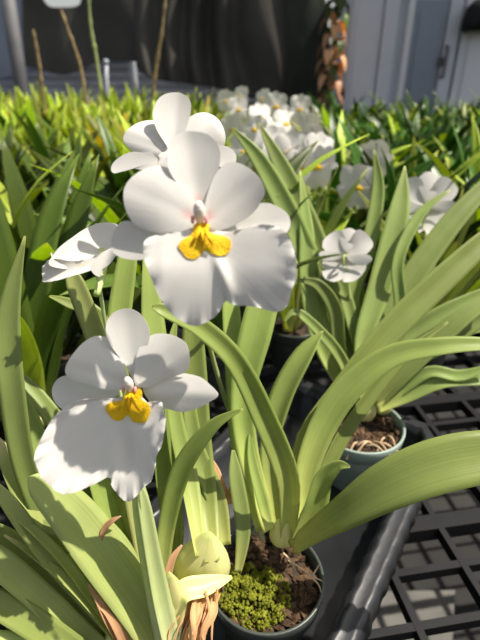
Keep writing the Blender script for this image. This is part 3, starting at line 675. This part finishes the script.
# blurred white blooms of the middle rows: each on a plant of its own
spots = [(262, 98, 1.75), (238, 108, 1.6), (286, 122, 1.3), (304, 128, 1.25), (255, 128, 1.35), (312, 140, 1.15), (272, 142, 1.15), (246, 150, 1.1), (290, 150, 1.1),
         (300, 165, 1.0), (320, 150, 1.1), (318, 165, 1.05), (232, 128, 1.45), (276, 105, 1.6), (300, 108, 1.5), (374, 158, 1.05), (358, 185, .95), (240, 95, 1.9), (226, 100, 1.8), (262, 117, 1.5), (284, 170, 1.0)]
mids = [o for o in COL.objects if o.type == 'EMPTY' and (o.get('group') == 'light green orchids in the middle rows' or o in (pm, pk))]
deeps = [o for o in COL.objects if o.type == 'EMPTY' and o.get('group') == 'deep green orchids in the right back rows']
busy = set()
for i, (x, y, d) in enumerate(spots):
    pos = P(x, y, d)
    cand = sorted([o for o in (mids + (deeps if x > 335 else [])) if o.name not in busy], key=lambda o: (Vector((o.location.x, o.location.y)) - Vector((pos.x, pos.y))).length)
    o = cand[0]
    if 'group' in o.keys():
        del o['group']; busy.add(o.name)
    world_flower(o, pos, cam_R3(random.uniform(-50, 40), random.uniform(-10, 35), random.uniform(-20, 20)), random.uniform(.75, .95), 60 + i)
    side = 'left' if x < 255 else ('centre' if x < 300 else 'right')
    dist = 'near' if d < 1.12 else ('middle' if d < 1.5 else 'far')
    if o not in (pm, pk):
        o['label'] = 'orchid with a blurred white bloom in the %s row, %s of the pale cluster' % (dist, side)
        o['group'] = 'blooming orchids, %s row %s' % (dist, side)

# ------------------------------------------------------------------ plastic tray under the three pots
az = Vector((.55, .835, 0)).normalized(); pe = Vector((az.y, -az.x, 0))
TC = Vector((potB.x, potB.y, BZ)); Rm = Matrix((( pe.x, az.x, 0), (pe.y, az.y, 0), (0, 0, 1)))
T4 = Matrix.Translation(TC) @ Rm.to_4x4()
def loopring(x0, x1, y0, y1, z, off, flute, n=220):
    """rounded rectangle with fluted sides"""
    pts = []; per = 2 * (x1 - x0) + 2 * (y1 - y0)
    for k in range(n):
        s = k / n * per
        if s < (x1 - x0): p = Vector((x0 + s, y0, 0)); nn = Vector((0, -1, 0)); e = min(s, x1 - x0 - s)
        elif s < (x1 - x0) + (y1 - y0): q = s - (x1 - x0); p = Vector((x1, y0 + q, 0)); nn = Vector((1, 0, 0)); e = min(q, y1 - y0 - q)
        elif s < 2 * (x1 - x0) + (y1 - y0): q = s - (x1 - x0) - (y1 - y0); p = Vector((x1 - q, y1, 0)); nn = Vector((0, 1, 0)); e = min(q, x1 - x0 - q)
        else: q = s - 2 * (x1 - x0) - (y1 - y0); p = Vector((x0, y1 - q, 0)); nn = Vector((-1, 0, 0)); e = min(q, y1 - y0 - q)
        f = flute * (.5 + .5 * math.sin(s * 2 * math.pi / .026)) * min(1, e / .01)
        v = p + nn * (off - f); v.z = z; pts.append(v)
    return pts
mb = MB(); n = 260
x0, x1, y0, y1 = -.150, .062, -.235, .335
prof = [(.000, -.004, .0), (.0, -.001, .0), (.045, .006, .003), (.055, .009, .002), (.057, .014, .001), (.051, .019, .001), (.055, .024, .001), (.050, .031, .001), (.030, .036, .002), (.030, .0345, .002), (.048, .0295, .001), (.053, .024, .001), (.049, .0190, .001), (.055, .0135, .001), (.053, .0085, .002), (.044, .0045, .003), (.002, -.0025, 0)]
vs = []
for z, off, fl in prof: vs += loopring(x0, x1, y0, y1, z + .0005, off, fl, n)
fs = [(i * n + k, i * n + (k + 1) % n, (i + 1) * n + (k + 1) % n, (i + 1) * n + k) for i in range(len(prof) - 1) for k in range(n)]
fs += [tuple(reversed(range(n))), tuple(range((len(prof) - 1) * n, len(prof) * n))]
mb.add([T4 @ v for v in vs], fs)
tray = mb.build('nursery_tray', 'tray', None)
tag(tray, 'glossy black plastic carry tray with fluted sides under the front pots', 'tray')

# ------------------------------------------------------------------ bench
mb = MB(); bx0, bx1, by0, by1 = -2.0, 2.6, -.35, 3.05
ang = R(9); B4 = Matrix.Translation((0, 0, BZ)) @ Matrix.Rotation(ang, 4, 'Z')
def ybar(x, w, h=.016): mb.box((x - w / 2, by0, -h), (x + w / 2, by1, 0), B4)
def xbar(y, w, h=.016, dz=0): mb.box((bx0, y - w / 2, -h - dz), (bx1, y + w / 2, 0 - dz), B4)
c0 = B4.inverted() @ (P(415, 610, 1) - CAM + CAM)
# phase chosen so one bar of each kind passes under the tray's right side
g = P(421, 640, 0.505); gl = B4.inverted() @ g
nx = int((bx1 - bx0) / .088)
for i in range(-30, 31):
    x = gl.x + i * .088
    if bx0 < x < bx1: ybar(x, .008)
yref = (B4.inverted() @ Vector((.18, .418, BZ))).y
i0 = -14
for i in range(i0, 48):
    y = yref + i * .060
    if by0 < y < by1: xbar(y, .022 if i % 4 == 0 else .009, .022 if i % 4 == 0 else .014, -.0002 if i % 4 == 0 else .0004)
for x in (bx0, bx1): mb.box((x - .02, by0, -.04), (x + .02, by1, .004), B4)
for y in (by0, by1): mb.box((bx0, y - .02, -.04), (bx1, y + .02, .004), B4)
bench = empty('plant_bench', (0, 1.3, 0), 'black plastic grid bench top carrying all the potted orchids', 'bench')
mb.build('grid_top', 'black', bench, smooth=False, origin=Vector((0, 1.3, 0)))
for (x, y) in ((-1.8, -.2), (2.4, -.2), (-1.8, 1.4), (2.4, 1.4), (-1.8, 2.9), (2.4, 2.9)):
    mb = MB(); p = B4 @ Vector((x, y, 0)); mb.tube([(p.x, p.y, 0), (p.x, p.y, BZ - .03)], [.022, .022], 12); mb.build('leg', 'steel', bench, origin=Vector((0, 1.3, 0)))

# ------------------------------------------------------------------ setting
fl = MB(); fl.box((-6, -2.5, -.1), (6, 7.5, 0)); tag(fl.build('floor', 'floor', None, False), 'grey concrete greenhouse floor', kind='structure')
WY = 5.2
def floorpt(px, py, z):
    r = P(px, py, 1) - CAM; return CAM + r * ((z - CAM.z) / r.z)
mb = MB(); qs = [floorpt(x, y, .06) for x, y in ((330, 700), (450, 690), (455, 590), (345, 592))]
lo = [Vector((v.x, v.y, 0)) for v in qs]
mb.add(lo + qs, [(0, 3, 2, 1), (4, 5, 6, 7), (0, 1, 5, 4), (1, 2, 6, 5), (2, 3, 7, 6), (3, 0, 4, 7)])  # pale grey slab giving the lower grid cells a lighter tone
tag(mb.build('grey_slab', 'slab', None, False), 'pale grey slab on the floor seen through the bench grid', 'slab')
mb = MB()      # corrugated knee wall
n = 900; vs = []; zt = Q(100, 60, WY).z + .03
for i in range(n + 1):
    x = -5.9 + 11.8 * i / n
z = 0; rowsz = []
m = int(zt / .006)
for i in range(m + 1):
    zz = zt * i / m; yy = WY + .018 * math.sin(zz * 2 * math.pi / .075)
    vs += [Vector((-5.9, yy, zz)), Vector((5.9, yy, zz)), Vector((5.9, yy + .02, zz)), Vector((-5.9, yy + .02, zz))]
fs = []
for i in range(m):
    for k in range(4):
        a = i * 4 + k; b = i * 4 + (k + 1) % 4; fs.append((a, b, b + 4, a + 4))
fs += [(3, 2, 1, 0), (m * 4, m * 4 + 1, m * 4 + 2, m * 4 + 3)]
mb.add(vs, fs); tag(mb.build('wall_back', 'corr', None), 'low corrugated grey metal wall', kind='structure')
def tarp(name, Y, top, bottom, mat, label, cat, nx=120, nz=50, amp=.05, seed=0, fr=26):
    """hanging sheet: top / bottom edges as image guide points on the plane y=Y"""
    tp = [Q(x, y, Y) for x, y in top]; bt = [Q(x, y, Y) for x, y in bottom]; vs = []
    for side in (0, 1):
        for j in range(nz + 1):
            v = j / nz
            for i in range(nx + 1):
                u = i / nx; a = cr(tp, u); b = cr(bt, u); p = a.lerp(b, v)
                k = p.x * fr / 4
                fold = math.sin(k * 4 + 1.8 * noise.noise(Vector((p.x * 1.3, p.z * .9, seed))) * 3) * (.5 + .5 * noise.noise(Vector((p.x * 2.1, 0, seed))))
                fold += 1.6 * noise.noise(Vector((p.x * 2.6 + p.z * 1.2, p.z * 1.1, seed + 4)))
                vs.append(Vector((p.x, p.y + amp * fold + side * .004, p.z)))
    w = nx + 1; A = w * (nz + 1); fs = []
    for j in range(nz):
        for i in range(nx):
            a = j * w + i; fs.append((a, a + w, a + w + 1, a + 1)); fs.append((A + a, A + a + 1, A + a + w + 1, A + a + w))
    for i in range(nx): fs.append((i, i + 1, A + i + 1, A + i)); q = nz * w + i; fs.append((q, A + q, A + q + 1, q + 1))
    for j in range(nz): a = j * w; fs.append((a, A + a, A + a + w, a + w)); a = j * w + nx; fs.append((a, a + w, A + a + w, A + a))
    return tag(mesh(name, vs, fs, mat), label, cat)
tarp('hanging_tarp', 4.84, [(20, -14), (36, -12), (48, 5), (62, 7), (78, 4), (86, -12), (140, -20)], [(26, 66), (44, 70), (56, 74), (70, 74), (90, 65), (112, 61), (140, 62)], 'tarp', 'black sheet with sagging top edge hanging below the patch of sky', 'tarp', amp=.03, seed=3, fr=10)
tarp('hanging_tarp', 4.75, [(132, -40), (200, -45), (290, -45)], [(136, 68), (160, 80), (215, 88), (255, 100), (290, 108)], 'tarp', 'wide black tarp in deep folds hanging in the middle', 'tarp', nx=200, amp=.10, seed=9, fr=26)
tarp('hanging_tarp', 4.6, [(285, -40), (305, -40), (322, -40)], [(288, 118), (310, 118), (336, 118)], 'shade', 'dark green shade cloth hanging beside the orange-leaved plant', 'tarp', nx=60, amp=.03, seed=14, fr=12)
tarp('hanging_tarp', 4.90, [(-60, -60), (-20, -60), (40, -10)], [(-60, 82), (-10, 82), (34, 70)], 'cab_d', 'blue-grey sheet hanging behind the left post', 'tarp', nx=60, amp=.03, seed=24, fr=12)
# posts
def post(name, x0, y0, x1, y1, Y, wpx, mat, label, cat='post'):
    a = Q(x0, y0, Y); b = Q(x1, y1, Y); dirr = (a - b).normalized(); bb = b - dirr * (b.z / dirr.z)
    r = wpx / F * Y * .5; mb = MB(); aa = a + dirr * .6
    mb.tube([bb, aa], [r, r], 20)
    return tag(mb.build(name, mat), label, cat)
post('steel_post', 8, 0, 20, 80, 4.1, 12, 'steel', 'thick grey steel post leaning at top left corner')
p = post('white_post', 128, 8, 132, 60, 4.9, 7, 'white', 'white pipe post between the two black tarps')
post('white_post', 105, 66, 108, 100, 3.9, 4, 'white', 'short thin pale stake-like pipe before the corrugated wall') if False else None
mb = MB(); a = Q(107, 98, 3.9); b = Q(106, 62, 3.9); mb.tube([(a.x, a.y, 0), a, b], [.014] * 3, 12); mb.blob(b, .02, 12, 8)
tag(mb.build('valve_pipe', 'white'), 'short pale standpipe in front of the corrugated wall', 'pipe')
# old bare spikes standing in the left rows
for (pts, Y, lb) in (([(43, 95), (40, 70), (36, 45), (33, 30)], 2.4, 'leftmost bare brown flower stake above the left rows'),
                     ([(86, 100), (80, 65), (70, 35), (61, 10)], 2.5, 'long leaning reddish flower stake at left'),
                     ([(97, 62), (93, 40), (90, 18), (88, -12)], 2.7, 'pale green upright stake right of the leaning one'),
                     ([(153, 96), (157, 62), (162, 30), (166, -8)], 2.3, 'tall thin brown stake in front of the middle tarp')):
    w = [Q(x, y, Y) for x, y in pts]; lo = w[0].copy(); lo.z = BZ + .0; lo.x += (w[0].x - w[1].x) * 2
    allp = [lo] + w; mb = MB(); k = 28
    mb.tube([cr(allp, i / k) for i in range(k + 1)], [.0085 - .0035 * i / k + (.003 if i % 5 == 0 else 0) for i in range(k + 1)], 8)
    tag(mb.build('plant_stake', 'stalk' if 'pale' in lb else 'twig'), lb, 'stake')
# orange ornamental plant between tarp and cabinets
cz = Q(333, 60, 3.75)
cro = empty('croton_plant', (cz.x, cz.y, 0), 'tall orange-leaved shrub between dark cloth and grey cabinet', 'plant')
mb = MB(); mb.tube([(0, 0, .25), (.01, 0, .7), (-.01, 0, 1.2), (.0, 0, 1.75)], [.02, .017, .014, .008], 8); mb.build('stem', 'root', cro)
mb = MB(); mb.lathe([(.001, 0), (.11, 0), (.14, .26), (.15, .26), (.15, .29), (.13, .29), (.12, .25), (.001, .25)], (0, 0, 0), 32); mb.build('pot', 'pot_dark', cro)
random.seed(77)
for i in range(64):
    z = .55 + 1.2 * i / 64; a = i * 2.4; L = random.uniform(.07, .12); h = Vector((math.cos(a), math.sin(a), 0))
    mb = MB(); mb_p = [Vector((0, 0, z)), Vector((0, 0, z + .04)) + h * L * .5, Vector((0, 0, z + .0)) + h * L * .85, Vector((0, 0, z - .06)) + h * L]
    leaf_geo(mb, mb_p, [.02, .075, .055, .002], facing=Vector((0, 0, 1)), ns=8, nc=2)
    mb.build('leaf', 'leaf_dark' if (z < 1.0 or z > 1.55 or i % 4 == 0) else 'orange', cro)
# steel rail of the greenhouse frame that the sheets hang from
zb = Q(200, -45, 4.75).z + .03
mb = MB(); mb.tube([(-4.2, 4.78, zb), (3.6, 4.78, zb)], [.03, .03], 14)
for x in (-4.1, 3.5): mb.tube([(x, 4.78, 0), (x, 4.78, zb + .03)], [.04, .04], 14)
tag(mb.build('trim_1', 'steel', None), 'grey steel rail of the greenhouse frame', kind='structure')
# cabinets
def cabinet():
    Y = 4.0
    zt = Q(400, -4, Y).z + .04; xa = Q(347, 50, Y).x; xb = Q(398, 50, Y).x; xc = Q(455, 50, Y).x; xd = Q(500, 50, Y).x
    root = empty('storage_cabinet', ((xa + xc) / 2, Y + .35, 0), 'tall grey metal cabinet with dark blue-grey door', 'cabinet')
    o = Vector(root.location)
    mb = MB(); mb.box((xa, Y + .03, .04), (xc, Y + .7, zt)); mb.build('body', 'cab', root, False, o)
    mb = MB(); mb.box((xa + .02, Y, .08), (xb - .14, Y + .03, zt - .06)); mb.box((xa + .05, Y - .008, .14), (xb - .17, Y, zt - .12)); q = mb.build('side_panel', 'cab', root, False, o)
    mb = MB(); mb.box((xb - .13, Y - .012, .05), (xb - .03, Y + .03, zt - .02)); mb.build('corner_post', 'cab', root, False, o)
    mb = MB(); mb.box((xb + .035, Y - .02, .05), (xb + .075, Y + .03, zt - .02)); mb.build('door_edge', 'cab_l', root, False, o)['label'] = 'bright door edge'
    mb = MB(); mb.box((xb + .08, Y - .004, .07), (xc - .10, Y + .03, zt - .06)); mb.box((xb + .12, Y - .012, .9), (xc - .14, Y - .004, zt - .12)); mb.box((xb + .12, Y - .012, .14), (xc - .14, Y - .004, .84)); dr = mb.build('door', 'cab_d', root, False, o); dr['label'] = 'dark blue-grey door'
    mb = MB(); hz = Q(448, 62, Y).z; hx = Q(447, 62, Y).x
    mb.tube([(hx - .03, Y - .01, hz + .10), (hx - .03, Y - .05, hz + .10), (hx - .03, Y - .05, hz - .10), (hx - .03, Y - .01, hz - .10)], [.012] * 4, 10); mb.box((hx - .07, Y - .02, hz - .03), (hx - .02, Y, hz + .03)); mb.build('handle', 'steel', dr, False, o)
    mb = MB(); mb.box((xc - .09, Y - .014, .05), (xc, Y + .03, zt - .02)); mb.build('corner_post', 'cab', root, False, o)
    mb = MB(); mb.box((xa - .03, Y - .03, zt), (xc + .02, Y + .73, zt + .05)); mb.build('lid', 'cab_l', root, False, o)
    r2 = empty('storage_cabinet', (xc + .5, Y + .3, 0), 'pale grey cabinet at right edge with dark round hood', 'cabinet'); o2 = Vector(r2.location)
    mb = MB(); mb.box((xc + .03, Y + .0, .04), (xc + .95, Y + .6, zt + .02)); mb.build('body', 'cab_l', r2, False, o2)
    mb = MB(); mb.box((xc + .09, Y - .012, .10), (xc + .9, Y, zt - .08)); mb.build('door', 'cab_l', r2, False, o2)
    mb = MB(); c = Q(482, 20, Y - .1)
    mb.lathe([(.001, .13), (.07, .12), (.115, .07), (.125, 0), (.125, -.06), (.11, -.07), (.105, 0), (.001, .01)], c, 28); mb.build('round_hood', 'black', r2, True, o2)
cabinet()

# ------------------------------------------------------------------ camera, light, world
cd = bpy.data.cameras.new('camera'); cam = bpy.data.objects.new('camera', cd); link(cam)
cam.matrix_world = Matrix.Translation(CAM) @ Matrix(((RT.x, UP.x, -FW.x), (RT.y, UP.y, -FW.y), (RT.z, UP.z, -FW.z))).to_4x4()
cd.sensor_fit = 'VERTICAL'; cd.sensor_height = 36; cd.lens = F / 640 * 36; cd.clip_start = .01; cd.clip_end = 100
cd.dof.use_dof = True; cd.dof.focus_distance = .36; cd.dof.aperture_fstop = 7
S.camera = cam
sd = bpy.data.lights.new('sun', 'SUN'); so = bpy.data.objects.new('sun', sd); link(so)
SUN = (P(205, 245, .246) - P(106, 420, .294)).normalized(); print('SUN', SUN)
so.rotation_euler = SUN.to_track_quat('Z', 'Y').to_euler(); so.location = (2, -2, 4)
sd.energy = 7.2; sd.angle = R(.6); sd.color = (1, .93, .82)
w = bpy.data.worlds.new('world'); S.world = w; w.use_nodes = True; nt = w.node_tree; nt.nodes.clear()
ow = nt.nodes.new('ShaderNodeOutputWorld'); bg = nt.nodes.new('ShaderNodeBackground'); sk = nt.nodes.new('ShaderNodeTexSky')
sk.sky_type = 'NISHITA'; sk.sun_disc = False; sk.sun_elevation = math.asin(SUN.z); sk.sun_rotation = math.atan2(SUN.x, SUN.y)
sk.air_density = 1.0; sk.dust_density = 2.0
hs = nt.nodes.new('ShaderNodeHueSaturation'); hs.inputs['Saturation'].default_value = .6
wt = nt.nodes.new('ShaderNodeMix'); wt.data_type = 'RGBA'; wt.blend_type = 'MULTIPLY'; wt.inputs[0].default_value = 1; wt.inputs[7].default_value = (1.05, 1.0, .92, 1)
nt.links.new(sk.outputs[0], hs.inputs['Color']); nt.links.new(hs.outputs[0], wt.inputs[6]); nt.links.new(wt.outputs[2], bg.inputs[0]); bg.inputs[1].default_value = .135
nt.links.new(bg.outputs[0], ow.inputs[0])
vs_ = S.view_settings; S.display_settings.display_device = 'sRGB'
vs_.view_transform = 'Standard'; vs_.look = 'None'; vs_.gamma = 1; vs_.use_curve_mapping = False; vs_.exposure = 0
